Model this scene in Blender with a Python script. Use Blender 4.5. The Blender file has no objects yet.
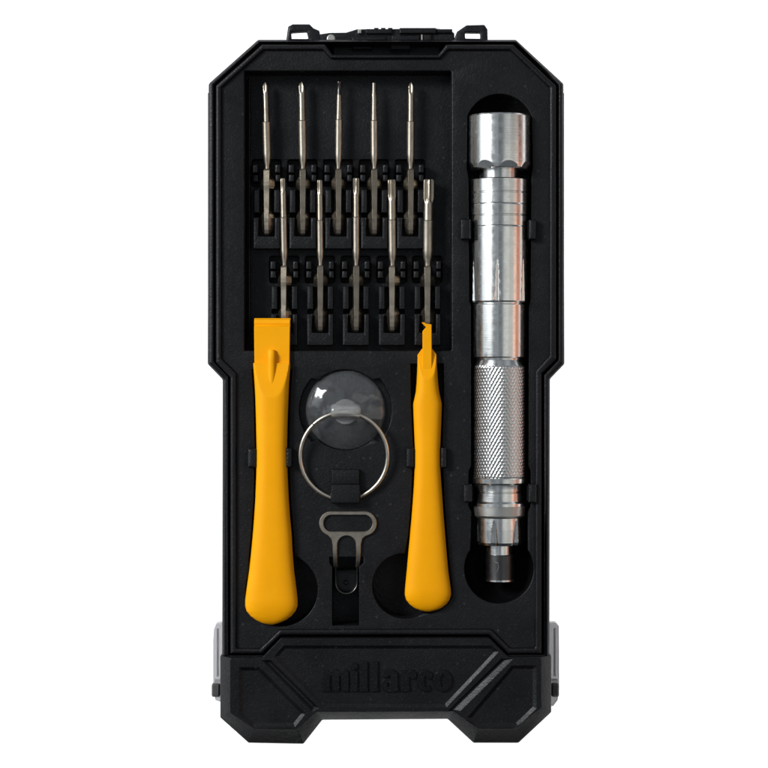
import bpy, bmesh, math, random
from mathutils import Vector
from mathutils.geometry import delaunay_2d_cdt

# ------------------------------------------------------------------ units
# Everything is measured in "u": 1 u = 0.24 mm (one pixel of the 768 px photo
# at the height of the tray's top face). z = 0 is the tray's top face.
S = 0.00024
D = 2200.0                       # camera height above the tray, in u
TABLE_Z = -75.0
UNDER = 2.05  # radiance of the lamp added below the table to whiten it
random.seed(7)
R = math.radians
scn = bpy.context.scene
C = scn.collection


# ------------------------------------------------------------------ mesh builder
class Loop(list):
    """a rounded polygon that remembers its sharp corners"""


def area2(p):
    return sum(p[i][0] * p[(i + 1) % len(p)][1] - p[(i + 1) % len(p)][0] * p[i][1] for i in range(len(p)))


def offset(poly, d):
    """mitred offset; d > 0 shrinks the loop"""
    if abs(d) < 1e-9:
        return poly
    s = 1 if area2(poly) > 0 else -1
    if isinstance(poly, Loop):                      # offset the corners first, then round them again
        raw = [p[:2] for p in poly.raw]; moved = offset(raw, d); new = []
        for i, p in enumerate(poly.raw):
            a, b, c = raw[i - 1], raw[i], raw[(i + 1) % len(raw)]
            turn = ((b[0] - a[0]) * (c[1] - b[1]) - (b[1] - a[1]) * (c[0] - b[0])) * s
            new.append((*moved[i], max(0.2, p[2] - d if turn > 0 else p[2] + d)))
        return fillet(new, 0, poly.n)
    out, n = [], len(poly)
    for i in range(n):
        a, b, c = poly[i - 1], poly[i], poly[(i + 1) % n]
        e1 = (b[0] - a[0], b[1] - a[1]); e2 = (c[0] - b[0], c[1] - b[1])
        l1 = math.hypot(*e1) or 1e-9; l2 = math.hypot(*e2) or 1e-9
        n1 = (-e1[1] / l1 * s, e1[0] / l1 * s); n2 = (-e2[1] / l2 * s, e2[0] / l2 * s)
        m = (n1[0] + n2[0], n1[1] + n2[1])
        q = m[0] * n1[0] + m[1] * n1[1]
        q = max(q, 0.35)
        out.append((b[0] + m[0] / q * d, b[1] + m[1] / q * d))
    return out


def fillet(pts, r, n=4):
    """round every corner of a polygon; a point may carry its own radius as third value"""
    out, m = Loop(), len(pts)
    out.raw = [(p[0], p[1], p[2] if len(p) > 2 else r) for p in pts]; out.n = n
    for i in range(m):
        a, b, c = pts[i - 1], pts[i], pts[(i + 1) % m]
        rr = b[2] if len(b) > 2 else r
        u = Vector((a[0] - b[0], a[1] - b[1])); v = Vector((c[0] - b[0], c[1] - b[1]))
        lu, lv = u.length, v.length
        if rr <= 0 or lu < 1e-6 or lv < 1e-6:
            out.append((b[0], b[1])); continue
        u /= lu; v /= lv
        ang = u.angle(v)
        if ang > R(176):
            out.append((b[0], b[1])); continue
        t = min(rr / math.tan(ang / 2), lu * 0.45, lv * 0.45)
        p0 = Vector(b[:2]) + u * t; p1 = Vector(b[:2]) + v * t
        for k in range(n + 1):
            f = k / n
            q = p0 * (1 - f) ** 2 + Vector(b[:2]) * 2 * f * (1 - f) + p1 * f * f
            out.append((q.x, q.y))
    return out


def rect(x0, y0, x1, y1, r=0.0, n=4):
    p = [(x0, y0), (x1, y0), (x1, y1), (x0, y1)]
    return fillet(p, r, n) if r > 0 else p


def arc(cx, cy, r, a0, a1, n):
    return [(cx + r * math.cos(R(a0 + (a1 - a0) * i / n)), cy + r * math.sin(R(a0 + (a1 - a0) * i / n))) for i in range(n + 1)]


class MB:
    def __init__(self, zref=0.0):
        self.v, self.f, self.k = [], [], 1.0 - zref / D

    def add(self, verts, faces):
        o = len(self.v)
        self.v += [tuple(p) for p in verts]
        self.f += [tuple(i + o for i in f) for f in faces]

    def bridge(self, la, za, lb, zb):
        n = len(la)
        self.add([(p[0], p[1], za) for p in la] + [(p[0], p[1], zb) for p in lb],
                 [(i, (i + 1) % n, n + (i + 1) % n, n + i) for i in range(n)])

    def fill(self, loops, z):
        pts, edges = [], []
        for l in loops:
            o = len(pts)
            pts += [Vector((p[0], p[1])) for p in l]
            edges += [(o + i, o + (i + 1) % len(l)) for i in range(len(l))]
        vs, _, tri = delaunay_2d_cdt(pts, edges, [], 0, 1e-5)[:3]
        keep = []
        for t in tri:
            cx = sum(vs[i].x for i in t) / 3; cy = sum(vs[i].y for i in t) / 3; ins = False
            for l in loops:
                for i in range(len(l)):
                    a, b = l[i - 1], l[i]
                    if (a[1] > cy) != (b[1] > cy) and cx < a[0] + (cy - a[1]) / (b[1] - a[1]) * (b[0] - a[0]):
                        ins = not ins
            if ins:
                keep.append(tuple(t))
        self.add([(p.x, p.y, z) for p in vs], keep)

    def plate(self, outer, z0, z1, ch=0.0, holes=(), pans=(), bottom=True, foot=0.0):
        """a slab; holes = (loop, chamfer) run right through, pans = (loop, chamfer, wall inset, depth) have a floor"""
        top = offset(outer, ch)
        loops = [top]
        base = offset(outer, foot)
        self.bridge(base, z0, outer, z1 - ch)
        if ch > 0:
            self.bridge(outer, z1 - ch, top, z1)
        under = [base]
        for loop, c in holes:
            t = offset(loop, -c); loops.append(t); under.append(loop)
            self.bridge(t, z1, loop, z1 - c)
            self.bridge(loop, z1 - c, loop, z0)
        for loop, c, inset, depth in pans:
            t = offset(loop, -c); loops.append(t)
            if c > 0:
                self.bridge(t, z1, loop, z1 - c)
            fl = offset(loop, inset) if isinstance(inset, (int, float)) else inset
            self.bridge(loop, z1 - c, fl, z1 - depth)
            self.fill([fl], z1 - depth)
        self.fill(loops, z1)
        if bottom:
            self.fill(under, z0)

    def box(self, x0, y0, x1, y1, z0, z1, ch=0.8, r=0.0):
        self.plate(rect(x0, y0, x1, y1, r), z0, z1, ch)

    def lathe_y(self, cx, cz, prof, n=64, rfun=None, rot=0.0, cap=True, dx=None):
        rows = []
        for (y, r) in prof:
            row = []
            for i in range(n):
                a = rot + 2 * math.pi * i / n
                q = rfun(a, y, r) if rfun else r
                row.append((cx + (dx(y) if dx else 0) + q * math.sin(a), y, cz + q * math.cos(a)))
            rows.append(row)
        self.rows(rows, cap)

    def rows(self, rows, cap=True, closed=True):
        n = len(rows[0]); v = [p for r in rows for p in r]; f = []
        m = n if closed else n - 1
        for j in range(len(rows) - 1):
            for i in range(m):
                f.append((j * n + i, j * n + (i + 1) % n, (j + 1) * n + (i + 1) % n, (j + 1) * n + i))
        if cap:
            f.append(tuple(range(n))); f.append(tuple((len(rows) - 1) * n + i for i in reversed(range(n))))
        self.add(v, f)

    def lathe_z(self, cx, cy, prof, n=64, cap=False):
        self.rows([[(cx + r * math.cos(2 * math.pi * i / n), cy + r * math.sin(2 * math.pi * i / n), z) for i in range(n)] for (r, z) in prof], cap)

    def tube(self, pts, rad, n=10, closed=False):
        pts = [Vector(p) for p in pts]; rows = []
        for i, p in enumerate(pts):
            a = pts[i - 1] if (i > 0 or closed) else p
            b = pts[(i + 1) % len(pts)] if (i < len(pts) - 1 or closed) else p
            t = (b - a).normalized()
            s = t.cross(Vector((0, 0, 1)))
            if s.length < 1e-4:
                s = Vector((1, 0, 0))
            s.normalize(); w = s.cross(t)
            rows.append([tuple(p + (s * math.cos(2 * math.pi * k / n) + w * math.sin(2 * math.pi * k / n)) * rad) for k in range(n)])
        if closed:
            rows.append(rows[0])
        self.rows(rows, not closed)

    def world(self):
        k = self.k
        return [((x - 384) * k * S, (384 - y) * k * S, z * S) for x, y, z in self.v]


def obj(name, mb, mat, parent=None, smooth=30, merge=0.02, soft=False):
    off = Vector((0, 0, 0))
    p = parent
    while p is not None:
        off += p.location; p = p.parent
    me = bpy.data.meshes.new(name)
    me.from_pydata([(Vector(v) - off)[:] for v in mb.world()], [], mb.f)
    bm = bmesh.new(); bm.from_mesh(me)
    bmesh.ops.remove_doubles(bm, verts=bm.verts, dist=merge * S)
    bmesh.ops.dissolve_degenerate(bm, edges=bm.edges, dist=merge * S * 0.5)
    bmesh.ops.recalc_face_normals(bm, faces=bm.faces)
    bm.to_mesh(me); bm.free()
    if smooth:
        me.shade_smooth(); me.set_sharp_from_angle(angle=R(smooth))
    me.materials.append(mat)
    o = bpy.data.objects.new(name, me); C.objects.link(o)
    if soft:
        wn = o.modifiers.new('soft_edges', 'WEIGHTED_NORMAL'); wn.keep_sharp = True; wn.weight = 80
    if parent is not None:
        o.parent = parent
    return o


def thing(name, label, cat, px, py, z, group=None):
    o = bpy.data.objects.new(name, None); C.objects.link(o)
    o.empty_display_size = 0.005
    o.location = ((px - 384) * S, (384 - py) * S, z * S)
    o['label'] = label; o['category'] = cat
    if group:
        o['group'] = group
    return o


# ------------------------------------------------------------------ materials
def new_mat(name):
    m = bpy.data.materials.new(name); m.use_nodes = True
    nt = m.node_tree; b = nt.nodes['Principled BSDF']
    return m, nt, b


def nd(nt, typ, **kw):
    n = nt.nodes.new(typ)
    for k, v in kw.items():
        if k in n.inputs:
            n.inputs[k].default_value = v
        else:
            setattr(n, k, v)
    return n


def noise(nt, vec, scale, detail=2.0, rough=0.5):
    n = nd(nt, 'ShaderNodeTexNoise'); n.inputs['Scale'].default_value = scale
    n.inputs['Detail'].default_value = detail; n.inputs['Roughness'].default_value = rough
    nt.links.new(vec, n.inputs['Vector']); return n.outputs['Fac']


def ramp(nt, fac, stops):
    r = nd(nt, 'ShaderNodeValToRGB'); e = r.color_ramp.elements
    while len(e) < len(stops):
        e.new(0.5)
    for el, (p, c) in zip(e, stops):
        el.position = p; el.color = (c, c, c, 1) if not isinstance(c, tuple) else (*c, 1)
    nt.links.new(fac, r.inputs['Fac']); return r.outputs['Color']


def mathn(nt, op, a, b):
    m = nd(nt, 'ShaderNodeMath'); m.operation = op
    for s, v in ((0, a), (1, b)):
        if isinstance(v, (int, float)):
            m.inputs[s].default_value = v
        else:
            nt.links.new(v, m.inputs[s])
    return m.outputs[0]


def black_plastic(name, col=(0.010, 0.010, 0.0112), rough=0.42, spec=0.3, grain=1.0, dust=1.0):
    m, nt, b = new_mat(name)
    tc = nd(nt, 'ShaderNodeTexCoord').outputs['Object']
    # moulded spark-eroded grain
    g = noise(nt, tc, 2600, 2.0, 0.6); g2 = noise(nt, tc, 900, 2.0, 0.5)
    h = mathn(nt, 'ADD', g, mathn(nt, 'MULTIPLY', g2, 0.6))
    bp = nd(nt, 'ShaderNodeBump'); bp.inputs['Strength'].default_value = 0.9 * grain; bp.inputs['Distance'].default_value = 0.00009
    nt.links.new(h, bp.inputs['Height']); nt.links.new(bp.outputs[0], b.inputs['Normal'])
    # dust specks and faint rubbed patches
    vo = nd(nt, 'ShaderNodeTexVoronoi'); vo.inputs['Scale'].default_value = 620; nt.links.new(tc, vo.inputs['Vector'])
    near = ramp(nt, vo.outputs['Distance'], [(0.10, 1.0), (0.24, 0.0)])
    sep = nd(nt, 'ShaderNodeSeparateColor'); nt.links.new(vo.outputs['Color'], sep.inputs[0])
    pick = ramp(nt, sep.outputs[0], [(0.70, 0.0), (1.0, 1.0)])
    spk = mathn(nt, 'MULTIPLY', near, pick)
    spk = mathn(nt, 'MULTIPLY', spk, 0.24 * dust)
    vo2 = nd(nt, 'ShaderNodeTexVoronoi'); vo2.inputs['Scale'].default_value = 2100; nt.links.new(tc, vo2.inputs['Vector'])
    near2 = ramp(nt, vo2.outputs['Distance'], [(0.12, 1.0), (0.42, 0.0)])
    sep2 = nd(nt, 'ShaderNodeSeparateColor'); nt.links.new(vo2.outputs['Color'], sep2.inputs[0])
    pick2 = ramp(nt, sep2.outputs[1], [(0.45, 0.0), (1.0, 1.0)])
    spk = mathn(nt, 'MAXIMUM', spk, mathn(nt, 'MULTIPLY', mathn(nt, 'MULTIPLY', near2, pick2), 0.15 * grain))
    patch = ramp(nt, noise(nt, tc, 120, 4.0, 0.6), [(0.35, 0.0), (0.75, 1.0)])
    mx = nd(nt, 'ShaderNodeMix'); mx.data_type = 'RGBA'
    mx.inputs['A'].default_value = (*col, 1); mx.inputs['B'].default_value = (col[0] * 1.7, col[1] * 1.65, col[2] * 1.6, 1)
    nt.links.new(patch, mx.inputs['Factor'])
    mx2 = nd(nt, 'ShaderNodeMix'); mx2.data_type = 'RGBA'; mx2.inputs['B'].default_value = (0.10, 0.10, 0.10, 1)
    nt.links.new(spk, mx2.inputs['Factor']); nt.links.new(mx.outputs['Result'], mx2.inputs['A'])
    nt.links.new(mx2.outputs['Result'], b.inputs['Base Color'])
    rr = ramp(nt, noise(nt, tc, 95, 6.0, 0.68), [(0.3, rough - 0.10), (0.7, rough + 0.11)])
    nt.links.new(rr, b.inputs['Roughness'])
    b.inputs['Specular IOR Level'].default_value = spec
    return m


def yellow_plastic():
    m, nt, b = new_mat('yellow_plastic')
    tc = nd(nt, 'ShaderNodeTexCoord').outputs['Object']
    n = noise(nt, tc, 160, 4.0, 0.6)
    mx = nd(nt, 'ShaderNodeMix'); mx.data_type = 'RGBA'
    mx.inputs['A'].default_value = YEL_A; mx.inputs['B'].default_value = YEL_B
    nt.links.new(n, mx.inputs['Factor']); nt.links.new(mx.outputs['Result'], b.inputs['Base Color'])
    bp = nd(nt, 'ShaderNodeBump'); bp.inputs['Strength'].default_value = 0.18; bp.inputs['Distance'].default_value = 0.00005
    nt.links.new(noise(nt, tc, 1800, 3.0, 0.6), bp.inputs['Height']); nt.links.new(bp.outputs[0], b.inputs['Normal'])
    nt.links.new(ramp(nt, noise(nt, tc, 220, 5.0, 0.7), [(0.3, 0.38), (0.7, 0.58)]), b.inputs['Roughness'])
    b.inputs['Specular IOR Level'].default_value = 0.12
    b.inputs['Subsurface Weight'].default_value = 0.0
    return m


YEL_A = (0.84, 0.335, 0.0010, 1); YEL_B = (0.92, 0.385, 0.0014, 1)


def steel(name, col, rough, lines=0.0, scratch=0.3, blotch=0.12):
    """turned metal; lines = strength of the lathe marks running round the y axis"""
    m, nt, b = new_mat(name)
    tc = nd(nt, 'ShaderNodeTexCoord').outputs['Object']
    b.inputs['Metallic'].default_value = 1.0
    bl = ramp(nt, noise(nt, tc, 260, 4.0, 0.65), [(0.3, 0.0), (0.75, 1.0)])
    mx = nd(nt, 'ShaderNodeMix'); mx.data_type = 'RGBA'
    mx.inputs['A'].default_value = (*col, 1)
    mx.inputs['B'].default_value = (col[0] * (1 - blotch), col[1] * (1 - blotch * 1.05), col[2] * (1 - blotch * 1.15), 1)
    nt.links.new(bl, mx.inputs['Factor']); nt.links.new(mx.outputs['Result'], b.inputs['Base Color'])
    rr = ramp(nt, noise(nt, tc, 700, 3.0, 0.6), [(0.3, max(0.02, rough - 0.05)), (0.75, rough + 0.08)])
    nt.links.new(rr, b.inputs['Roughness'])
    mp = nd(nt, 'ShaderNodeMapping'); mp.inputs['Scale'].default_value = (60, 3200, 60)
    nt.links.new(tc, mp.inputs['Vector'])
    h = mathn(nt, 'MULTIPLY', noise(nt, mp.outputs[0], 1.0, 3.0, 0.6), lines)
    h = mathn(nt, 'ADD', h, mathn(nt, 'MULTIPLY', noise(nt, tc, 1500, 2.0, 0.5), scratch))
    bp = nd(nt, 'ShaderNodeBump'); bp.inputs['Strength'].default_value = 0.5; bp.inputs['Distance'].default_value = 0.00002
    nt.links.new(h, bp.inputs['Height']); nt.links.new(bp.outputs[0], b.inputs['Normal'])
    return m


def clear_plastic(name, col, haze, rough, wave=0.0006, wsc=130):
    m, nt, b = new_mat(name)
    tc = nd(nt, 'ShaderNodeTexCoord').outputs['Object']
    b.inputs['Base Color'].default_value = (*col, 1)
    b.inputs['Transmission Weight'].default_value = 1 - haze
    b.inputs['IOR'].default_value = 1.45
    rr = ramp(nt, noise(nt, tc, 240, 3.0, 0.6), [(0.3, rough), (0.8, rough + 0.12)])
    nt.links.new(rr, b.inputs['Roughness'])
    bp = nd(nt, 'ShaderNodeBump'); bp.inputs['Strength'].default_value = 0.5; bp.inputs['Distance'].default_value = wave
    nt.links.new(noise(nt, tc, wsc, 2.0, 0.5), bp.inputs['Height']); nt.links.new(bp.outputs[0], b.inputs['Normal'])
    return m


M_TRAY = black_plastic('tray_plastic', (0.0038, 0.0038, 0.0045), 0.41, 0.26)
M_SHELL = black_plastic('shell_plastic', (0.0040, 0.0040, 0.0050), 0.40, 0.28, dust=0.5)
M_BUMP = black_plastic('bumper_rubber', (0.0028, 0.0028, 0.0033), 0.42, 0.26, dust=0.9)
M_HOLD = black_plastic('holder_plastic', (0.0044, 0.0044, 0.0052), 0.40, 0.28, dust=0.4)
M_LOGO = black_plastic('logo_plastic', (0.0015, 0.0015, 0.0018), 0.46, 0.20, dust=0.8)
M_GLOSS = black_plastic('gloss_plastic', (0.003, 0.003, 0.0034), 0.25, 0.35, grain=0.25, dust=0.3)
M_YEL = yellow_plastic()
M_BIT = steel('satin_bit_steel', (0.43, 0.378, 0.305), 0.38, 0.4, 0.6, 0.3)
M_SHANK = steel('worn_shank_steel', (0.40, 0.345, 0.27), 0.31, 0.2, 0.8, 0.4)
M_DARKTIP = steel('blackened_and_shaded_steel', (0.09, 0.085, 0.08), 0.30, 0.2, 0.5)
M_ALU = steel('turned_aluminium', (0.67, 0.67, 0.65), 0.22, 0.9, 0.16, 0.12)
M_KNURL = steel('knurled_aluminium', (0.62, 0.615, 0.595), 0.24, 0.0, 0.15, 0.08)
M_FROST = steel('frosted_aluminium', (0.50, 0.49, 0.46), 0.40, 0.2, 0.4, 0.08)
M_SOCK = steel('dark_socket_steel', (0.085, 0.085, 0.085), 0.36, 0.4, 0.5)
M_WIRE = steel('nickel_wire', (0.66, 0.61, 0.52), 0.33, 0.0, 0.4, 0.12)
M_PLATE = steel('stamped_steel', (0.36, 0.32, 0.265), 0.42, 0.0, 0.6, 0.2)
M_PIN = black_plastic('grey_pin_plastic', (0.055, 0.052, 0.052), 0.5, 0.3, dust=0.5)
M_CUP = clear_plastic('clear_soft_vinyl', (0.90, 0.91, 0.92), 0.034, 0.05, 0.0022, 150)
M_KNOB = clear_plastic('clear_knob_vinyl', (0.98, 0.98, 0.96), 0.12, 0.03, 0.0009, 200)
M_TAB = clear_plastic('clear_tab_plastic', (0.62, 0.60, 0.61), 0.45, 0.15)

# ------------------------------------------------------------------ the table: a sheet of white acrylic, whitened by an added lamp below
m, nt, b = new_mat('white_acrylic')
tc = nd(nt, 'ShaderNodeTexCoord').outputs['Object']
tr = nd(nt, 'ShaderNodeBsdfTranslucent'); df = nd(nt, 'ShaderNodeBsdfDiffuse'); mix = nd(nt, 'ShaderNodeMixShader')
cl = ramp(nt, noise(nt, tc, 30, 2.0), [(0.3, (0.93, 0.93, 0.93)), (0.7, (0.95, 0.95, 0.95))])
nt.links.new(cl, tr.inputs['Color']); nt.links.new(cl, df.inputs['Color'])
mix.inputs[0].default_value = 0.5
nt.links.new(tr.outputs[0], mix.inputs[1]); nt.links.new(df.outputs[0], mix.inputs[2])
nt.links.new(mix.outputs[0], nt.nodes['Material Output'].inputs['Surface'])
nt.nodes.remove(b)
me = bpy.data.meshes.new('tabletop'); w = 0.8
me.from_pydata([(-w, -w, TABLE_Z * S), (w, -w, TABLE_Z * S), (w, w, TABLE_Z * S), (-w, w, TABLE_Z * S)], [], [(0, 1, 2, 3)])
me.materials.append(m)
o = bpy.data.objects.new('tabletop', me); C.objects.link(o); o['kind'] = 'structure'

# ------------------------------------------------------------------ the case
case = thing('tool_case', 'black moulded plastic tool case lying open-faced with its tray of tools showing', 'tool case', 384, 400, TABLE_Z)

shell_out = fillet([(258, 39.5), (516, 39.5), (563.5, 83.5), (564.5, 364), (550, 379), (549.5, 657), (222, 657), (222.5, 379.5), (207.5, 364), (208.5, 83.5)], 4)
shell_in = [(260, 42.5), (516, 42.5), (558.5, 84.5), (558.5, 360), (544, 375), (544, 655.5), (228.5, 655.5), (228.5, 376.5), (213.8, 361.5), (213.8, 84.5)]
mb = MB()
mb.plate(shell_out, TABLE_Z, 0.5, 2.2, pans=[(shell_in, 0.8, 0.5, 50)], foot=3)
# strap ribs moulded along the upper sides
mb.box(207.3, 92, 210.5, 350, -30, -6, 1.0); mb.box(561.5, 92, 564.6, 350, -30, -6, 1.0)
obj('shell', mb, M_SHELL, case, smooth=58, soft=True)

lip_out = [(262, 45), (325, 45), (333, 55), (438, 55), (446, 45), (513, 45), (556, 86), (556, 359), (541.5, 373.5), (541.5, 653.5), (508, 653.5), (489, 634.8), (281, 635), (262.5, 653.5), (230.5, 653.5), (230.5, 377.5), (216, 362), (216, 86)]
lip_in = [(264, 50.5), (323, 50.5), (331, 59.3), (440, 59.3), (448, 50.5), (510, 50.5), (549.3, 88), (549.3, 356), (535, 371), (535, 647.5), (510, 647.5), (491, 628.6), (280, 629), (260.5, 648), (236.5, 648), (236.5, 373), (221.7, 358.5), (221.7, 88)]
mb = MB()
mb.plate(fillet(lip_out, 1.5, 2), -40, 3.5, 1.4, holes=[(fillet(lip_in, 1.5, 2), 1.3)])


# tool outlines (y, left, right), read off the photograph at mid height of each tool
WIDE = [(363, 253.2, 290.2), (370, 253.6, 290), (384, 254.6, 289), (396, 255.3, 288.5), (420, 256, 287.6), (448, 256.6, 287), (475, 256.3, 287.6), (500, 255.3, 288.8), (520, 254, 290.3), (535, 252.8, 291.7), (552, 251.2, 292.6), (570, 249.3, 294), (588, 246.7, 296.3), (600, 245.2, 297.6), (606, 245.2, 297.6), (611, 246.6, 295.6), (616, 250.6, 291.5), (620, 256, 286), (623, 262, 279), (624.6, 268.5, 273.5)]
NARR = [(355, 417.6, 436.4), (370, 417.2, 437.2), (382, 416.6, 438), (392, 415.8, 439.2), (404, 413.2, 441.8), (412, 413.4, 441.6), (430, 414.1, 441), (448, 414.9, 440.2), (470, 414.6, 440.4), (485, 413.9, 441.4), (500, 412.9, 442.5), (518, 411.5, 443.8), (535, 410, 445.2), (552, 408.4, 446.6), (570, 406.8, 448.2), (582, 405.6, 449.8), (590, 404.9, 450.9), (595, 404.8, 451), (600, 406.2, 449.4), (604.5, 409.8, 446), (608, 414.5, 441.3), (610.4, 420.5, 435), (611.6, 426, 429.5)]


def edge(tab, y):
    for (y0, a0, b0), (y1, a1, b1) in zip(tab, tab[1:]):
        if y0 <= y <= y1:
            t = (y - y0) / (y1 - y0)
            return a0 + (a1 - a0) * t, b0 + (b1 - b0) * t
    return (tab[0][1], tab[0][2]) if y < tab[0][0] else (tab[-1][1], tab[-1][2])


g = 1.6
wide_ch = [(edge(WIDE, y)[1] + g, y) for y in (369, 400, 448, 500, 535, 552)] + arc(281.5, 590, 36, -69, 207, 40) + [(edge(WIDE, y)[0] - g, y) for y in (560, 535, 500, 448, 400, 369)]
narr_ch = [(443.6, 364), (443.4, 404)] + [(edge(NARR, y)[1] + g, y) for y in (448, 500, 535, 570, 590, 597, 604)] + [(439, 610.5), (431, 613.6)] + arc(405, 586, 32.5, 55, 270, 34) + [(edge(NARR, y)[0] - g, y) for y in (535, 500, 448)] + [(411, 404), (410.6, 364)]
hand_ch = arc(499.5, 128, 34, 199, 341, 28) + [(532.6, 168), (531.3, 178), (530.3, 300), (528.6, 306), (528.2, 466), (530.5, 471), (530.5, 506), (527.5, 512)] + arc(499, 569, 34.5, -34, 214, 44) + [(471.5, 512), (468.7, 506), (468.7, 471), (471.2, 466), (471, 306), (469.3, 300), (468.5, 178), (467, 168)]
suck = arc(345.5, 410, 46.3, -43, 43, 16) + arc(345.5, 410, 40.3, 47, 133, 16) + arc(345.5, 410, 46.3, 137, 223, 16) + arc(345.5, 410, 40.3, 227, 313, 16)
slot = [(329.5, 557), (363.5, 557), (363.5, 563), (359, 567), (359, 625.5), (332.3, 625.5), (332.3, 567), (329.5, 563)]
bits_pk = rect(244.7, 71.5, 451.3, 350.3, 1.0, 2)
mb.plate(offset(fillet(lip_in, 1.5, 2), -1.2), -39, 0, 0, pans=[
    (bits_pk, 1.6, 0.8, 38), (fillet(wide_ch, 0.6, 1), 0.9, 0.4, 37), (narr_ch, 0.9, 0.4, 37),
    (hand_ch, 0.9, 0.3, 38.5), (suck, 0.9, 0.6, 7), (slot, 0.6, 0.4, 36)])

BX_U = (266.6, 302.6, 338.4, 374.2, 410.2)          # the two rows of bits
BX_L = (284.4, 320.2, 355.9, 391.9, 427.6)
fl_holes = []
for row, y0 in ((BX_U, 0.0), (BX_L, 96.5)):
    for cx in row:
        fl_holes.append((rect(cx - 15, y0 + 159.5, cx + 14.5, y0 + 186.5, 3, 3), 0.7))
        fl_holes.append((rect(cx - 12.5, y0 + 213.3, cx + 12.5, y0 + 217, 0.5, 2), 0.4))
        fl_holes.append((rect(cx - 7.6, y0 + 190.5, cx + 7.6, y0 + 212.2, 0.5, 2), 0.4))
k = 1 - (-26) / D
fl_holes = [([(384 + (x - 384) * k, 384 + (y - 384) * k) for x, y in l], c) for l, c in fl_holes]
mb.plate(rect(245.2, 72, 450.8, 349.8), -37.5, -26, 0, holes=fl_holes)
mb.box(247, 76, 249, 346, -26.5, -18, 0.5)
obj('tray', mb, M_TRAY, case, smooth=58, soft=True)

# rounded, glossier ends of the driver pocket
mb = MB()
rows = []
for j in range(13):
    t = R(90 * j / 12)
    rows.append([(499.5 + 33.9 * math.sin(t) * math.cos(a), 128 + 33.9 * math.sin(t) * math.sin(a), -2 - 34 * math.cos(t)) for a in [R(180 + 180 * i / 24) for i in range(25)]])
mb.rows(rows, False, False)
obj('pocket_liner', mb, M_GLOSS, case)
mb = MB()
rows = []
for j in range(13):
    t = R(90 * j / 12)
    rows.append([(499 + 34.4 * math.sin(t) * math.cos(a), 569 + 34.4 * math.sin(t) * math.sin(a), -4 - 34 * math.cos(t)) for a in [R(360 * i / 48) for i in range(49)]])
mb.rows(rows, False, False)
obj('pocket_liner', mb, M_GLOSS, case)

# bit holders: sprung pegs, cheeks and a U-shaped stop, one holder per bit
holder = None
for row, y0 in ((BX_U, 0.0), (BX_L, 96.5)):
    for cx in row:
        if holder is None:
            mb = MB(-12)
            for s in (-1, 1):
                xa, xb = (cx - 14.2, cx - 8.6) if s < 0 else (cx + 8.4, cx + 13.8)
                mb.box(xa, y0 + 164.5, xb, y0 + 173, -36, -11, 0.9, 0.8)
                mb.box(xa, y0 + 174, xb, y0 + 181.6, -36, -15, 0.9, 0.8)
                xa, xb = (cx - 13, cx - 7.2) if s < 0 else (cx + 7.2, cx + 13)
                mb.box(xa, y0 + 189.4, xb, y0 + 212.8, -36, -13.5, 0.8, 0.6)
            u = [(cx - 13.2, y0 + 217.5), (cx - 8.2, y0 + 217.5), (cx - 8.2, y0 + 236.3), (cx + 8.2, y0 + 236.3), (cx + 8.2, y0 + 217.5), (cx + 13.2, y0 + 217.5), (cx + 13.2, y0 + 249), (cx - 13.2, y0 + 249)]
            mb.plate(fillet(u, 0.7, 2), -36, -10.5, 0.8)
            holder = obj('bit_holder', mb, M_HOLD, case, smooth=58, soft=True)
            hx, hy = cx, y0
        else:
            h = holder.copy(); C.objects.link(h); h.parent = case
            kk = 1 + 12 / D
            h.location = ((cx - hx) * kk * S, -(y0 - hy) * kk * S, 0)

# small clips that pinch the tools
def clip(x0, y0, x1, y1, z1, lean):
    mb = MB(z1)
    z0 = -8.0
    xi = x1 if lean > 0 else x0                       # the nib overhangs towards the tool
    mb.box(x0, y0, x1, y1, z0, z1, 1.3, 1.0)
    mb.box(min(xi, xi + lean), y0 + 1.5, max(xi, xi + lean), y1 - 1.5, z0 + 3, z1 - 3.2, 0.8)
    obj('clip', mb, M_HOLD, case, smooth=58, soft=True)

clip(247.6, 448.5, 256.2, 467.5, 9, 1.2); clip(285.6, 448, 292, 467.5, 9, -1.2)
clip(406.2, 448, 413.8, 467.5, 8, 1.2); clip(440.6, 447.5, 446.6, 468, 8, -1.2)
clip(460.6, 219, 470.6, 239.5, 8, 1.0); clip(528.6, 219.5, 536.4, 239.5, 8, -1.0)
clip(463.6, 484.5, 472, 502.5, 8, 1.0); clip(528.3, 484, 536.6, 502.8, 8, -1.0)

mb = MB(10)
mb.box(331, 469.5, 360, 485, -6, 6.5, 1.2, 1.2)
mb.box(330.6, 484.2, 360.4, 503.5, -6, 11, 1.4, 1.6)
obj('ring_catch', mb, M_HOLD, case, smooth=58, soft=True)

# plastic tongue inside the pin slot, with a moulded U and a dimple
mb = MB(-12)
tongue = [(334.4, 570), (357, 570), (357, 583)] + arc(345.7, 583, 11.3, 0, 180, 16)[1:-1] + [(334.4, 583)]
mb.plate(tongue, -26, -14, 0.9, pans=[(offset(tongue, 2.2), 0.5, 0.5, 5.0)])
mb.lathe_z(345.9, 583, [(2.4, -20), (2.4, -16.6), (1.5, -15.8), (0.05, -15.6)], 16)
obj('slot_tongue', mb, M_GLOSS, case)

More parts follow.
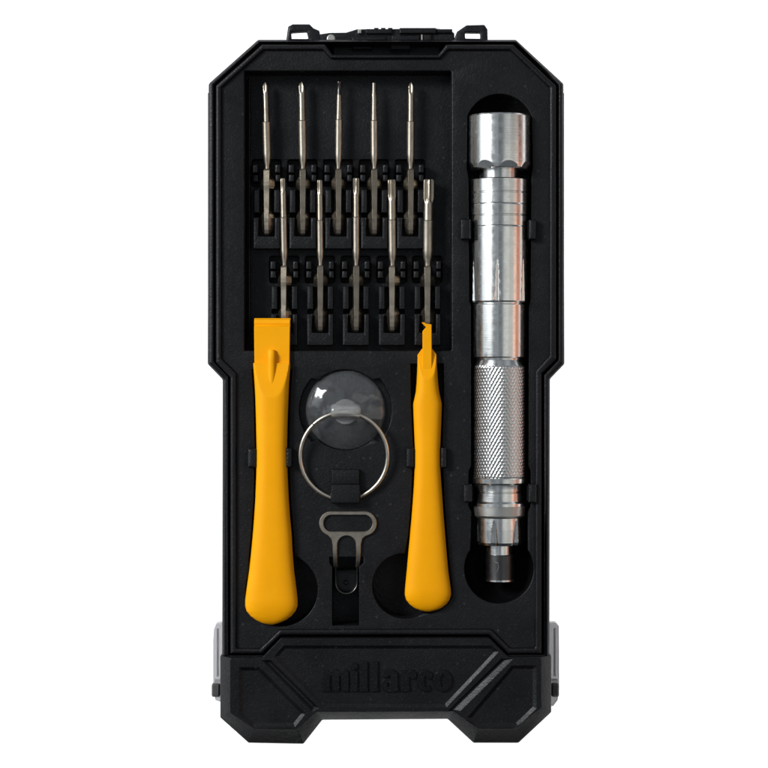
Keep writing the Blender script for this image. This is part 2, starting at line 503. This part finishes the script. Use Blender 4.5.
# bumper across the foot of the case
b_out = [(219.5, 656), (219.5, 719), (248, 744.5), (303, 745.5), (322, 721.3), (448, 720.4), (474, 744.5), (519, 744.5), (552, 713.6), (552, 655.5), (508.6, 655.5), (489.6, 636.6), (280.6, 636.8), (262, 656)]
b_top = [(230.3, 658.5), (230.3, 712.5), (254, 729), (297, 729.6), (316.5, 711.8), (453.4, 711.2), (478.5, 728.8), (513, 728.8), (541.2, 708), (541.2, 657.5), (507.8, 657.5), (488.8, 638.6), (281.4, 638.8), (262.8, 658)]
cl_ = [(239.5, 667.5), (259.3, 667.5), (305.3, 713.5), (295, 726.4), (252.5, 726.4), (239.5, 714.4)]
cr_ = [(512, 665.8), (536, 665.8), (536, 708.3), (517.5, 726), (474.5, 726), (467.5, 717.8)]
cc_ = [(284, 645.8), (491, 645.8), (498.5, 651.5), (446.2, 707), (324.3, 707), (274.5, 656.6)]
gl_ = [(262.5, 660.3), (271, 660.3), (318.6, 707.7), (312.5, 711.0)]
gr_ = [(501.6, 658.8), (512.8, 658.8), (460.0, 710.6), (448.8, 710.6)]
gr_f = [(503.0, 659.6), (505.4, 659.6), (452.6, 710.0), (450.4, 710.0)]
b_out = fillet(b_out, 2.6, 3); b_top = fillet(b_top, 2.6, 3)
assert len(b_out) == len(b_top)
mb = MB(6)
loops = [b_top]
mb.bridge(b_out, -72, b_out, -4)
mb.bridge(b_out, -4, offset(b_out, 0.8), -2.6)
mb.bridge(offset(b_out, 0.8), -2.6, offset(b_top, -0.8), 6.4)
mb.bridge(offset(b_top, -0.8), 6.4, b_top, 7.2)
for loop, ins, dep in ((fillet(cl_, 2, 3), 3.2, 2.3), (fillet(cr_, 2, 3), 3.2, 2.3), (fillet(cc_, 1.5, 2), 2.9, 2.0), (gl_, 2.4, 2.8), (gr_, gr_f, 3.0)):
    t = offset(loop, -0.5); loops.append(t)
    mb.bridge(t, 7.2, loop, 6.8)
    fl = offset(loop, ins) if isinstance(ins, (int, float)) else ins
    mb.bridge(loop, 6.8, fl, 7.2 - dep); mb.fill([fl], 7.2 - dep)
mb.fill(loops, 7.2); mb.fill([b_out], -72)
bump = obj('bumper', mb, M_BUMP, case, smooth=22)

# raised name on the bumper, in heavy slab-serif lower case
mb = MB(6)
LZ = [7.4]


def stroke(loop, hole=None):
    LZ[0] += 0.017                                   # overlapping strokes never share a plane
    mb.plate(offset(loop, -0.7), 3.5, LZ[0], 0.4, holes=[(offset(hole, 0.75), 0.3)] if hole else [])


def ell(cx, cy, rx, ry, n=28):
    return [(cx + rx * math.cos(2 * math.pi * i / n), cy + ry * math.sin(2 * math.pi * i / n)) for i in range(n)]


def stem(x0, x1, y0, slab=1.2, flag=True):
    stroke(rect(x0, y0, x1, 690.8, 0.5, 2))
    if slab > 1:
        stroke(rect(x0 - 0.6, 687.6, x1 + 0.6, 690.9, 0.4, 2))
    if flag and False:
        stroke([(x0 - 1.6, y0 + 0.4), (x0 + 1.5, y0 - 0.3), (x0 + 1.5, y0 + 3.0), (x0 - 1.6, y0 + 2.8)])


stem(323.2, 329.4, 671); stem(332.6, 338.8, 672, 0.9, False); stem(342.0, 348.2, 672.5, 0.9, False)
stroke(fillet([(329, 672.6), (333, 670.2), (337.5, 670.2), (338.8, 673), (338.8, 676), (333, 674.4), (329, 676)], 0.8, 2))
stroke(fillet([(338.4, 672.6), (342, 670.2), (346.6, 670.2), (348.2, 673), (348.2, 676.4), (342, 674.4), (338.4, 676)], 0.8, 2))
stem(351.2, 357.2, 671.2); stroke(ell(354.0, 666.2, 3.5, 3.1, 18))
stem(360.4, 367.0, 661.6); stem(370.8, 377.4, 661.6)
stroke(ell(387.6, 685.0, 5.6, 6.2), ell(388.4, 685.0, 1.9, 3.0, 16)); stem(391.2, 397.4, 674, 1.4, False)
stroke(fillet([(382.6, 676.5), (383.6, 672.2), (388, 670.1), (393.5, 670.2), (397.2, 673.4), (397.2, 677), (391.2, 676), (388.4, 674.2), (387, 677)], 1.0, 2))
stem(402.2, 408.6, 671.2); stroke(ell(412.6, 674.6, 3.8, 3.7, 20)); stroke(fillet([(408, 672.6), (411, 670.4), (413.6, 671), (412, 675.6), (408, 677)], 0.6, 2))
o_, i_ = [(425.2 + 7.4 * math.cos(R(a)), 680.6 + 10.4 * math.sin(R(a))) for a in range(48, 313, 12)], [(426.4 + 2.9 * math.cos(R(a)), 680.6 + 7.0 * math.sin(R(a))) for a in range(312, 47, -12)]
stroke(o_ + i_); stroke(ell(429.4, 675.6, 2.9, 2.9, 18))
stroke(ell(442.6, 680.6, 9.0, 10.4, 32), ell(442.6, 680.6, 3.0, 7.2, 20))
obj('logo', mb, M_LOGO, bump, smooth=25)

# hanging loops and latch along the head of the case
mb = MB(-6)
mb.plate(fillet([(285.6, 44), (288, 26.5), (292.5, 24), (309.5, 24), (313.5, 28), (319.5, 30.5), (321, 44)], 1.6, 3), -16, -6, 1.2, holes=[(fillet([(291.5, 38.8), (291, 32.2), (306.5, 31.2), (308.4, 38.8)], 1, 2), 0.8)])
obj('hanging_loop', mb, M_SHELL, case, smooth=58, soft=True)
mb = MB(-6)
mb.plate(fillet([(452, 44), (457, 31.5), (466.5, 25), (484.5, 24.6), (487.6, 29.2), (488, 44)], 1.6, 3), -16, -6, 1.2, holes=[(fillet([(465.2, 38.4), (465, 32.2), (480.3, 32.4), (480.6, 38.6)], 1, 2), 0.8)])
obj('hanging_loop', mb, M_SHELL, case, smooth=58, soft=True)
mb = MB(-6)
mb.plate(fillet([(319, 34), (330, 32.4), (346, 32.2), (357, 28.8), (437, 28.2), (451, 29.8), (454.5, 33), (454.5, 42.2), (319, 42.2)], 1.2, 3), -34, -7, 1.2)
mb.box(366, 29.2, 392, 34.2, -8, -3.5, 0.8); mb.box(399.5, 28.2, 436, 34, -8, -3, 1.0)
mb.box(391.5, 35.6, 419.5, 42, -8, -3.5, 1.0); mb.box(423, 34.8, 431.5, 42, -8, -4.2, 0.7)
mb.box(352, 36.5, 386, 41, -8, -5.5, 0.8)
for xx in (374, 381, 388):
    mb.box(xx, 28.0, xx + 4.5, 30.2, -9, -4, 0.6)
latch = obj('latch', mb, M_SHELL, case, smooth=58, soft=True)
mb = MB(-4)
mb.box(421.2, 34.6, 422.8, 42, -9, -2.6, 0.5)
mb.lathe_z(331, 38.2, [(4.2, -8), (4.2, -6.3), (3.2, -5.6), (0.05, -5.6)], 20)
mb.box(357.8, 29.2, 361.4, 33.8, -9, -2.6, 0.7)
obj('latch_glint', mb, M_FROST, latch)  # light metal pieces put in as glints on the latch
mb = MB(-16)
mb.box(390.5, 44.4, 410.5, 50, -45, -14, 0.8); mb.box(352, 45.2, 372, 49, -45, -20, 0.8)
mb.box(333, 43, 440, 54.6, -48, -30, 0.5)
mb.box(436, 30.6, 452, 35.4, -8, -4.6, 1.2)
obj('latch_tongue', mb, M_GLOSS, latch)

# clear side tabs of the cover, showing past both lower edges
for x0, x1, pinx in ((213.0, 223, (211.6, 220)), (548.5, 558.6, (551.5, 559.0))):
    mb = MB(-30)
    lft = x0 < 300
    prof = [(216.5, 622.5), (224, 622.5), (224, 703), (215.5, 700), (213.2, 690), (213.2, 640), (214, 629)] if lft else \
           [(547, 622.5), (556, 622.5), (558.8, 626), (559, 690), (557.5, 700), (553, 706), (547, 706)]
    mb.plate(fillet(prof, 1.4, 3), -44, -28, 1.2)
    mb.box(*((216.2, 628, 218.4, 676) if lft else (553.6, 628, 555.8, 676)), -29, -26.6, 0.6)
    mb.box(*((214.6, 678.5, 223, 681) if lft else (548.5, 678.5, 557.4, 681)), -29, -26.4, 0.6)
    tab = obj('side_tab', mb, M_TAB, case)
    mb = MB(-26)
    mb.box(pinx[0], 683.5, pinx[1], 697, -40, -25, 1.6, 2.2)
    obj('tab_pin', mb, M_PIN, tab)

# ------------------------------------------------------------------ screwdriver bits
def lobes(n, depth, y_end, y_soft=3.0, phase=0.0):
    def f(a, y, r):
        t = max(0.0, min(1.0, (y_end - y) / y_soft))
        return r * (1 - depth * t * (0.5 - 0.5 * math.cos(n * (a - phase))) )
    return f


BG = 'precision screwdriver bits lying in two rows in the tray'
# tip x, shank x, tip y, tip half width, flute end, slim half width, step y, shaft half width, kind, shank turn, label
BITS = [
    (265.3, 267.4, 82.5, 2.9, 95, 2.75, 122.5, 4.1, 'cross', -8, 'silver slim cross-tip bit at the left end of the upper row'),
    (301.6, 303.0, 82.0, 3.6, 96, 3.2, 121.0, 4.0, 'cross', 0, 'silver cross-tip bit with the broad bright tip, second from the left in the upper row'),
    (339.2, 338.4, 81.0, 2.2, 95, 2.3, 120.0, 3.6, 'black', 4, 'silver bit with a small blackened tip in the middle of the upper row'),
    (374.0, 374.4, 83.0, 1.8, 98, 2.4, 121.0, 3.75, 'flat', 2, 'silver bit with a thin needle-like blade tip, second from the right in the upper row'),
    (411.0, 410.6, 82.5, 3.3, 97, 3.0, 122.0, 4.0, 'cross', 3, 'silver cross-tip bit at the right end of the upper row, beside the pocket wall'),
    (282.8, 284.5, 178.5, 2.5, 194, 3.1, 218.0, 3.75, 'star', -9, 'star-tip bit at the left end of the lower row, partly under the wide yellow tool'),
    (319.6, 320.5, 180.2, 2.7, 196, 2.9, 221.0, 3.6, 'star', 0, 'silver thin star-tip bit second from the left in the lower row'),
    (356.0, 356.3, 178.2, 3.3, 196, 3.0, 217.5, 3.8, 'star', 2, 'silver star-tip bit in the middle of the lower row'),
    (391.6, 392.6, 179.8, 4.3, 202, 3.9, 220.5, 4.4, 'star', -7, 'thick silver star-tip bit second from the right in the lower row'),
    (428.6, 427.8, 179.5, 5.9, 205, 4.9, 221.0, 5.6, 'star', -4, 'thickest star-tip bit, at the right end of the lower row above the hooked yellow tool'),
]
AX = -14.0
for i, (tx, sx, ty, tw, fe, sw, st, bw, kind, turn, label) in enumerate(BITS):
    low = i >= 5
    yb = 265.3 if low else 168.6                       # where the hexagonal shank begins
    bit = thing('screwdriver_bit', label, 'screwdriver bit', sx, yb + 20, AX - 5, BG)
    lean = lambda y, a=tx, c=sx, y0=ty, y1=yb: (a - c) * max(0.0, min(1.0, (y1 - y) / (y1 - y0)))
    # tip
    mb = MB(AX)
    L = fe - ty
    if kind == 'cross':
        prof = [(ty, tw * 0.25), (ty + 1.5, tw * 0.62), (ty + L * 0.3, tw * 0.98), (ty + L * 0.62, tw), (fe - 1, sw), (fe + 0.2, sw)]
        prof = [(y, r) for a, b_ in zip(prof, prof[1:]) for y, r in [(a[0] + (b_[0] - a[0]) * q / 4, a[1] + (b_[1] - a[1]) * q / 4) for q in range(4)]] + [prof[-1]]
        mb.lathe_y(sx, AX, prof, 40, lobes(4, 0.5, fe - 1.5, 5, R(40 + turn)), dx=lean)
    elif kind == 'star':
        prof = [(ty, tw * 0.86), (ty + 0.8, tw), (ty + L * 0.75, tw), (fe - 1, sw), (fe + 0.2, sw)]
        prof = [(y, r) for a, b_ in zip(prof, prof[1:]) for y, r in [(a[0] + (b_[0] - a[0]) * q / 4, a[1] + (b_[1] - a[1]) * q / 4) for q in range(4)]] + [prof[-1]]
        mb.lathe_y(sx, AX, prof, 48, lobes(6, 0.36, fe - 1.5, 4, R(10 + turn)), dx=lean)
    elif kind == 'flat':
        def ff(a, y, r, fe=fe, ty=ty):
            t = max(0.0, min(1.0, (fe - y) / (fe - ty)))
            return r * (1 - 0.6 * t * abs(math.cos(a)))
        mb.lathe_y(sx, AX, [(ty, 1.5), (ty + 1, 1.7), (ty + 9, 1.9), (ty + 12, 2.6), (fe - 1.5, 2.5), (fe + 0.2, sw)], 24, ff, dx=lean)
    else:
        mb.lathe_y(sx, AX, [(ty, 1.4), (ty + 0.8, 2.2), (ty + 2.5, 2.3), (ty + 4, 1.5), (ty + 9, 1.9), (fe + 0.2, sw)], 24, dx=lean)
    o = obj('tip', mb, M_DARKTIP if kind == 'black' else M_BIT, bit, smooth=40)
    if kind == 'black':
        o['label'] = 'small blackened tip'
    # turned shaft
    mb = MB(AX)
    mid = sw if kind in ('cross', 'star') else sw + 0.6
    mb.lathe_y(sx, AX, [(fe + 0.2, sw), (st - 2, mid), (st - 0.7, mid), (st, bw * 1.04), (st + 1.2, bw), (yb - 15, bw * 0.98), (yb - 8, bw * 0.84), (yb - 3.5, bw * 0.6), (yb + 0.5, bw * 0.56)], 32, dx=lean)
    obj('shaft', mb, M_BIT, bit, smooth=35)
    # winged shank: a raised ridge with two lobed wings either side
    mb = MB(AX)
    q = 0.88 + 0.03 * bw
    d_ = yb - 168.6
    prof = [(168.6, 2.2, 2.0), (169.3, 3.4, 3.4), (171.0, 4.0, 4.6), (176.5, 4.2, 5.0), (179.5, 6.4, 5.3), (182, 7.0, 5.4), (186.0, 7.0, 5.4), (188.5, 6.2, 5.2), (190.5, 3.9, 5.0), (193, 3.4, 4.9), (208.5, 3.4, 4.9), (211, 4.0, 5.0), (214.5, 6.2, 5.2), (219, 6.9, 5.3), (225, 6.8, 5.1), (230, 5.7, 4.6), (233.5, 4.1, 3.6), (235.2, 2.2, 2.2), (235.6, 1.0, 1.0)]
    rows = []
    ct, st_ = math.cos(R(turn)), math.sin(R(turn))
    for y, w_, h_ in prof:
        tr = min(w_ * 0.8, (2.8 - (y - 176) * 0.012) * q); w_ *= q; h_ *= q
        rz = h_ * 0.86; tz = -min(2.4, h_ * 0.5)        # the wings slope away from the ridge
        sec = [(-tr, h_), (tr, h_), (tr + 0.1, rz), (w_, tz + 0.9), (w_, tz - 0.9), (tr + 0.1, -rz), (tr, -h_), (-tr, -h_), (-tr - 0.1, -rz), (-w_, tz - 0.9), (-w_, tz + 0.9), (-tr - 0.1, rz)]
        rows.append([(sx + x * ct + z * st_, y + d_, AX - x * st_ + z * ct) for x, z in sec])
    mb.rows(rows)
    o = obj('shank', mb, M_SHANK, bit, smooth=0)
    bv = o.modifiers.new('edge', 'BEVEL'); bv.width = 0.35 * S; bv.segments = 2; bv.limit_method = 'ANGLE'; bv.angle_limit = R(25)

# ------------------------------------------------------------------ yellow tools
def loft(mb, tab, zb, zt, p=2.3, step=2.0, cut=None, n=40, zend=None):
    ys = []
    y = tab[0][0]
    while y < tab[-1][0] - 0.01:
        ys.append(y); y += step if y < tab[-1][0] - 16 else 0.8
    ys.append(tab[-1][0])
    rows = []
    wmax = max(b - a for _, a, b in tab)
    for y in ys:
        xl, xr = edge(tab, y); w = (xr - xl) / 2; xc = (xr + xl) / 2
        zm = (zb + zt) / 2; hh = (zt - zb) / 2
        if zend and y > zend:
            hh *= max(0.12, math.sqrt(max(0.0, 1 - ((y - zend) / (tab[-1][0] - zend)) ** 2)))
        row = []
        for i in range(n):
            a = 2 * math.pi * i / n
            c, s = math.cos(a), math.sin(a)
            x = xc + w * math.copysign(abs(c) ** (2 / p), c)
            z = zm + hh * math.copysign(abs(s) ** (2 / p), s)
            if cut:
                z = min(z, cut(y))
            row.append((x, y, z))
        rows.append(row)
    mb.rows(rows)


t = thing('pry_spatula', 'wide yellow plastic pry tool with a flat blade, ribbed neck and bulbous handle', 'pry tool', 271.5, 470, -10, 'yellow plastic opening tools')
mb = MB(3)
loft(mb, WIDE, -9, 14, 2.7, 1.4, cut=lambda y: 8.0 + max(0.0, (y - 364)) * 0.18, n=64, zend=598)
obj('handle', mb, M_YEL, t, smooth=40)
mb = MB(5)
rows = []
for y, zt, zb in [(318.0, -2.6, -4.0), (318.7, -1.8, -4.4), (319.4, 2.0, -3.0), (323.6, 3.0, -1.6), (324.4, 2.4, -1.4), (325.0, 2.5, -1.0), (326.4, 5.0, 0.4), (345, 5.4, 0.6), (365, 5.6, 0.2)]:
    xl, xr = 254.0 + (y - 318) * 0.011, 290.2 - (y - 318) * 0.012
    rows.append([(xl, y, zb), (xl, y, zt - 0.6), (xl + 0.6, y, zt), (xr - 0.6, y, zt), (xr, y, zt - 0.6), (xr, y, zb)])
mb.rows(rows)
obj('blade', mb, M_YEL, t, smooth=30)
mb = MB(8)
rows = []
for y in [349.8, 350.4, 351.5, 354, 360, 366, 372, 378, 384, 389]:
    w = 3.7 * (0.75 if y < 350.2 else 0.93 if y < 351 else 1.0) * (1 if y < 372 else 1 - (y - 372) / 70)
    z1 = 9.8 if y < 352 else 11.6 - max(0, 354 - y) * 0.6
    z1 = max(z1, 8.9 + (y - 364) * 0.18 if y < 380 else 11.8 - (y - 380) * 0.1)
    z0 = 4.0
    rows.append([(271.6 - w, y, z0)] + [(271.6 - w * math.cos(R(180 * i / 8)), y, z1 - 2.6 + 2.6 * math.sin(R(180 * i / 8))) for i in range(9)] + [(271.6 + w, y, z0)])
mb.rows(rows)
obj('rib', mb, M_YEL, t, smooth=40)

t = thing('hook_opener', 'narrow yellow plastic opening tool with a small hooked tip', 'pry tool', 428, 480, -10, 'yellow plastic opening tools')
mb = MB(2)
loft(mb, NARR, -9, 12, 2.6, 1.4, cut=lambda y: 6.0 if y < 356 else 6.0 + (y - 356) * 0.26, n=64, zend=588)
obj('handle', mb, M_YEL, t, smooth=40)
mb = MB(7)
hk = [(421.6, 322.4), (424.6, 322.5), (426.2, 323.8), (431.6, 324.6), (431.8, 349.2), (431.8, 371), (422.4, 371), (422.6, 349), (422.6, 331.4), (424.6, 328.8), (426.2, 327.2), (424.4, 325.6)]
mb.plate(hk, 0.5, 9.4, 0.5)
obj('hook', mb, M_YEL, t, smooth=25)
mb = MB(5)
mb.plate([(422.0, 348.8), (432.2, 348.8), (436.4, 354.4), (436.5, 358), (417.6, 358), (417.6, 355)], -3, 6.0, 0.6)
obj('neck', mb, M_YEL, t, smooth=25)

# ------------------------------------------------------------------ driver handle
CX, CZ = 500.6, -9.0
HZ = 14.0                        # the ring edges one sees lie on top of the barrel
t = thing('driver_handle', 'silver aluminium screwdriver handle with a knurled grip and dark bit socket', 'screwdriver', CX, 350, -30)

def dens(prof, step):
    out = []
    for (y0, r0), (y1, r1) in zip(prof, prof[1:]):
        n = max(1, int(math.ceil(abs(y1 - y0) / step)))
        out += [(y0 + (y1 - y0) * i / n, r0 + (r1 - r0) * i / n) for i in range(n)]
    return out + [prof[-1]]


def capf(a, y, r):
    if y < 157.5:
        return r
    rh = 33.0 - (y - 157.5) * 0.34
    th = (a - R(14.5) + math.pi / 8) % (math.pi / 4) - math.pi / 8
    return min(r, rh / math.cos(th) * 1.0)


mb = MB(HZ)
mb.lathe_y(CX, CZ, dens([(112.8, 4), (112.9, 29.5), (113.4, 31.2), (114.8, 32.0), (140, 32.1), (163, 32.0), (166.8, 31.4), (168, 29.6), (168.1, 14)], 0.7), 180, capf)
obj('end_cap', mb, M_ALU, t, smooth=22)

def flutes(y_top, y_bot, wdeg, depth, n, phase):
    def f(a, y, r):
        if y <= y_top or y > y_bot:
            return r
        q = ((y - y_top) / (y_bot - y_top))
        w = R(wdeg) * math.sqrt(q)
        d = (a - R(phase) + math.pi / n) % (2 * math.pi / n) - math.pi / n
        u = abs(d) / w
        return r - depth * (q ** 0.6) * max(0.0, 1 - u * u) if u < 1 else r
    return f


mb = MB(HZ)
pr = [(167.5, 19.8), (177.2, 19.8), (177.4, 28.2), (178.4, 29.3), (190.6, 29.3), (191.2, 28.5), (192.1, 28.5), (192.6, 29.2), (202.6, 29.2), (203.2, 28.85), (203.9, 29.1), (213.6, 29.1), (214.2, 28.3), (215.1, 28.3), (215.6, 29.0), (225, 29.0), (225.6, 28.7), (226.2, 28.9), (256, 28.7), (300.6, 28.5), (301.8, 27.8), (302, 26.2)]
mb.lathe_y(CX, CZ, dens(pr, 0.8), 360, flutes(258, 303, 6.2, 2.0, 6, -7), cap=True)
obj('barrel', mb, M_ALU, t, smooth=24)
mb = MB(HZ)
pr = [(301.5, 25.4), (303.4, 25.4), (303.6, 26.6), (304.4, 27.0), (352, 26.8), (356.6, 26.6), (357.6, 25.8), (357.7, 23.4), (360, 23.2), (363.5, 24.6), (366, 25.4), (366.3, 20)]
mb.lathe_y(CX, CZ, pr, 128)
obj('sleeve', mb, M_ALU, t, smooth=24)

KN, KP, KA = 44, 6.4, 0.75
def knurl(a, y, r):
    e = min(1.0, (y - 365.5) / 1.5, (478.6 - y) / 1.5)
    u = (a / (2 * math.pi) * KN + y / KP) % 1.0
    v = (a / (2 * math.pi) * KN - y / KP) % 1.0
    g = max(0.0, abs(u - 0.5) * 2 - 0.25, (abs(v - 0.5) * 2 - 0.25) * 0.5) / 0.75
    return r - KA * g - (1 - max(0.0, e)) * 0.7


mb = MB(HZ)
mb.lathe_y(CX, CZ, dens([(365.6, 26.6), (478.4, 26.6)], 0.62), 330, knurl)
obj('knurled_grip', mb, M_KNURL, t, smooth=50)

mb = MB(HZ)
pr = [(478.3, 24), (478.5, 27), (479.2, 27.6), (483.6, 27.4), (484.4, 26.2), (485.4, 24.6), (487.6, 24.2), (491.8, 24.2), (492.4, 23.4), (493.2, 23.4), (493.8, 24.3), (502, 24.4), (504.2, 26.2), (507, 26.2), (507.1, 18)]
mb.lathe_y(CX, CZ, pr, 128)
obj('collar', mb, M_ALU, t, smooth=24)
mb = MB(HZ)
mb.lathe_y(CX, CZ, [(507.0, 18), (507.1, 26.25), (516.4, 25.6), (518.2, 24), (518.4, 18)], 96)
obj('frosted_band', mb, M_FROST, t, smooth=24)
mb = MB(HZ)
pr = [(518, 20), (518.2, 22.4), (519, 22.9), (530, 22.9), (543.5, 22.6), (546, 21.4), (546.8, 18.6), (546.9, 10)]
mb.lathe_y(CX, CZ, dens(pr, 0.7), 300, flutes(521, 548, 11, 3.0, 6, -16))
obj('chuck', mb, M_ALU, t, smooth=24)
mb = MB(HZ)
mb.lathe_y(CX, CZ, [(546, 12.9), (557.2, 12.9), (557.4, 9)], 64)
obj('stem', mb, M_ALU, t, smooth=24)
mb = MB(HZ)
mb.lathe_y(CX + 0.6, CZ, [(556, 12), (556.1, 13.8), (557, 14.3), (581.6, 14.3), (583.0, 13.6), (583.6, 12.6), (583.7, 8.5), (573, 8.2), (573, 0.1)], 64, cap=False)
sock = obj('bit_socket', mb, M_SOCK, t, smooth=24)
sock['label'] = 'dark steel bit socket'
mb = MB(HZ)
mb.lathe_y(CX + 0.6, CZ, [(581.0, 14.3), (581.3, 14.6), (582.9, 14.6), (583.9, 13.2), (584.0, 9.5)], 64, cap=False)
# bright scrape along the socket's face
sc_pts = [(496.0, 563), (498.2, 563.6), (499.2, 567.5), (498.2, 571.6), (494.0, 573.2), (493.2, 576)]
mb.tube([(x, y, CZ + math.sqrt(max(1, 14.3 ** 2 - (x - CX - 0.6) ** 2)) + 0.1) for x, y in sc_pts], 0.45, 6)
obj('socket_rim', mb, M_ALU, sock, smooth=40)

# ------------------------------------------------------------------ suction cup
t = thing('suction_cup', 'clear plastic suction cup with a wire pull ring through its knob', 'suction cup', 345.5, 410, -6)
mb = MB(2)
prof = [(39.6, -5.6), (39.9, -4.6), (38.5, -2.6), (34, 0.0), (27, 3.0), (20, 5.2), (13, 7.0), (9, 7.8), (0.05, 8.0)]
inner = [(0.05, 5.6), (10, 5.2), (20, 2.8), (27, 0.6), (34, -2.6), (38, -5.4), (39.6, -5.6)]
mb.lathe_z(345.5, 410, prof + inner, 96)
obj('cup', mb, M_CUP, t, smooth=60)
mb = MB(12)
mb.lathe_z(345.5, 411.8, [(0.05, 7.2), (12.4, 7.3), (12.9, 8.6), (12.2, 10.2), (9.0, 10.8), (0.05, 10.8)], 48)
def xtube(x0, x1, cy, cz, ro, ri, n=40):
    prof = [(x0, ri), (x0, ro - 2.0), (x0 + 0.8, ro - 1.1), (x0 + 3.5, ro - 0.3), (x0 + 9, ro), (x1 - 9, ro), (x1 - 3.5, ro - 0.3), (x1 - 0.8, ro - 1.1), (x1, ro - 2.0), (x1, ri), (x0, ri)]
    mb.rows([[(x, cy + r * math.sin(2 * math.pi * i / n), cz + r * math.cos(2 * math.pi * i / n)) for i in range(n)] for x, r in prof], False)
xtube(331.2, 360.4, 411.0, 13.4, 7.6, 3.2)
obj('knob', mb, M_KNOB, t, smooth=40)
mb = MB(9)
pts = []
for i in range(121):
    a = R(227.0 + 358.4 * i / 120)
    x = 344 + 43.7 * math.cos(a); y = 456 + 43.7 * math.sin(a)
    pts.append((x, y, 3.5 + (500 - y) * 0.112))
mb.tube(pts, 2.05, 14)
obj('pull_ring', mb, M_WIRE, t, smooth=50)

# ------------------------------------------------------------------ SIM pin
t = thing('sim_ejector', 'flat steel SIM tray pin with an oval loop, its two legs dipping into the slot', 'SIM pin', 346, 545, 0)
oy, rr_ = 523.6, 12.3
outer = arc(331.4, oy, rr_, 110, 270, 20) + arc(364.4, oy, rr_, -90, 70, 20)
xr = outer[-1]
outer += [(365.2, 536.4), (362.2, 539.0), (361.0, 544), (360.8, 552), (360.2, 560), (359.6, 568), (355.6, 568), (356.0, 560), (356.2, 552)]
outer += arc(346.6, 545.2, 9.4, 0, -180, 18) + [(337.0, 552), (337.2, 560), (337.4, 568), (333.5, 568), (333.2, 560), (332.8, 552), (332.4, 544), (331.2, 539.4), (329.2, 537)]
hole = arc(331.6, oy - 0.3, 8.2, 90, 270, 20) + arc(364.2, oy - 0.3, 8.2, -90, 90, 20)
mb = MB(3)
mb.plate(outer, 0.5, 3.0, 0.6, holes=[(hole, 0.6)])
mb.v = [(x, y, z - max(0.0, y - 557) * 0.62) for x, y, z in mb.v]
pin = obj('loop_plate', mb, M_PLATE, t, smooth=30)
mb = MB(-4)
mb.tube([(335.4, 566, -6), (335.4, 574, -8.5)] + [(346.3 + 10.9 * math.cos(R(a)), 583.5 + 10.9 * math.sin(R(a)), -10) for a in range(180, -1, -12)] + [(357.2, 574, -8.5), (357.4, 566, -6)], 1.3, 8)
obj('wire_end', mb, M_DARKTIP, t, smooth=50)  # dark steel colour imitates the shade inside the slot

# ------------------------------------------------------------------ light
def lamp(name, loc, size, sizey, radiance, col=(1, 1, 1), target=(0, 0, 0)):
    l = bpy.data.lights.new(name, 'AREA'); l.shape = 'RECTANGLE'; l.size = size; l.size_y = sizey
    l.energy = radiance * math.pi * size * sizey; l.color = col
    o = bpy.data.objects.new(name, l); C.objects.link(o); o.location = loc
    d = Vector(target) - Vector(loc)
    o.rotation_euler = d.to_track_quat('-Z', 'Y').to_euler()
    return o


lamp('key_softbox', (-0.80, 0.44, 0.72), 0.30, 0.36, 43.0, (0.945, 0.975, 1.0))
lamp('window_light', (-0.80, 0.12, 0.56), 0.26, 0.80, 1.35, (0.93, 0.97, 1.0))
lamp('right_fill_light', (0.62, 0.0, 0.66), 0.36, 1.0, 0.56, (1.0, 0.97, 0.86))
lamp('added_amber_reflection_light', (0.9, 0.0, 0.03), 0.26, 1.0, 0.74, (1.0, 0.25, 0.03))  # added lamp, stands in for warm wood mirrored in the handle
lamp('added_whitening_underlight', (0, 0, TABLE_Z * S - 0.25), 1.3, 1.3, UNDER, (1, 1, 1), (0, 0, 1))  # added only to turn the background pure white

# dim room round the lamps: soft light and dark patches, bluish
w = bpy.data.worlds.new('World'); scn.world = w; w.use_nodes = True
nt = w.node_tree; bg = nt.nodes['Background']
tcw = nd(nt, 'ShaderNodeTexCoord').outputs['Generated']
mp = nd(nt, 'ShaderNodeMapping'); mp.inputs['Scale'].default_value = (5.0, 0.6, 2.6); nt.links.new(tcw, mp.inputs['Vector'])
room = ramp(nt, noise(nt, mp.outputs[0], 1.6, 3.0, 0.55), [(0.36, (0.03, 0.033, 0.04)), (0.50, (0.24, 0.27, 0.31)), (0.62, (0.46, 0.50, 0.54))])
sx_ = nd(nt, 'ShaderNodeSeparateXYZ'); nt.links.new(tcw, sx_.inputs[0])
front = ramp(nt, mathn(nt, 'ADD', mathn(nt, 'MULTIPLY', sx_.outputs[1], 0.5), 0.5), [(0.12, 0.12), (0.46, 1.0)])   # darker on the near side
mw_ = nd(nt, 'ShaderNodeMix'); mw_.data_type = 'RGBA'; mw_.blend_type = 'MULTIPLY'; mw_.inputs['Factor'].default_value = 1.0
nt.links.new(room, mw_.inputs['A']); nt.links.new(front, mw_.inputs['B'])
nt.links.new(mw_.outputs['Result'], bg.inputs['Color']); bg.inputs['Strength'].default_value = 1.0

# ------------------------------------------------------------------ camera
cam = bpy.data.cameras.new('camera'); co = bpy.data.objects.new('camera', cam); C.objects.link(co)
co.location = (0, 0, D * S); co.rotation_euler = (0, 0, 0)
cam.sensor_width = 36; cam.lens = 36 * D / 768
cam.clip_start = 0.02; cam.clip_end = 20
scn.camera = co

scn.render.engine = 'CYCLES'
scn.cycles.max_bounces = 10; scn.cycles.transmission_bounces = 8; scn.cycles.caustics_reflective = False
scn.cycles.use_denoising = True
scn.view_settings.view_transform = 'Standard'; scn.view_settings.look = 'None'
scn.view_settings.exposure = 0; scn.view_settings.gamma = 1
scn.render.film_transparent = False
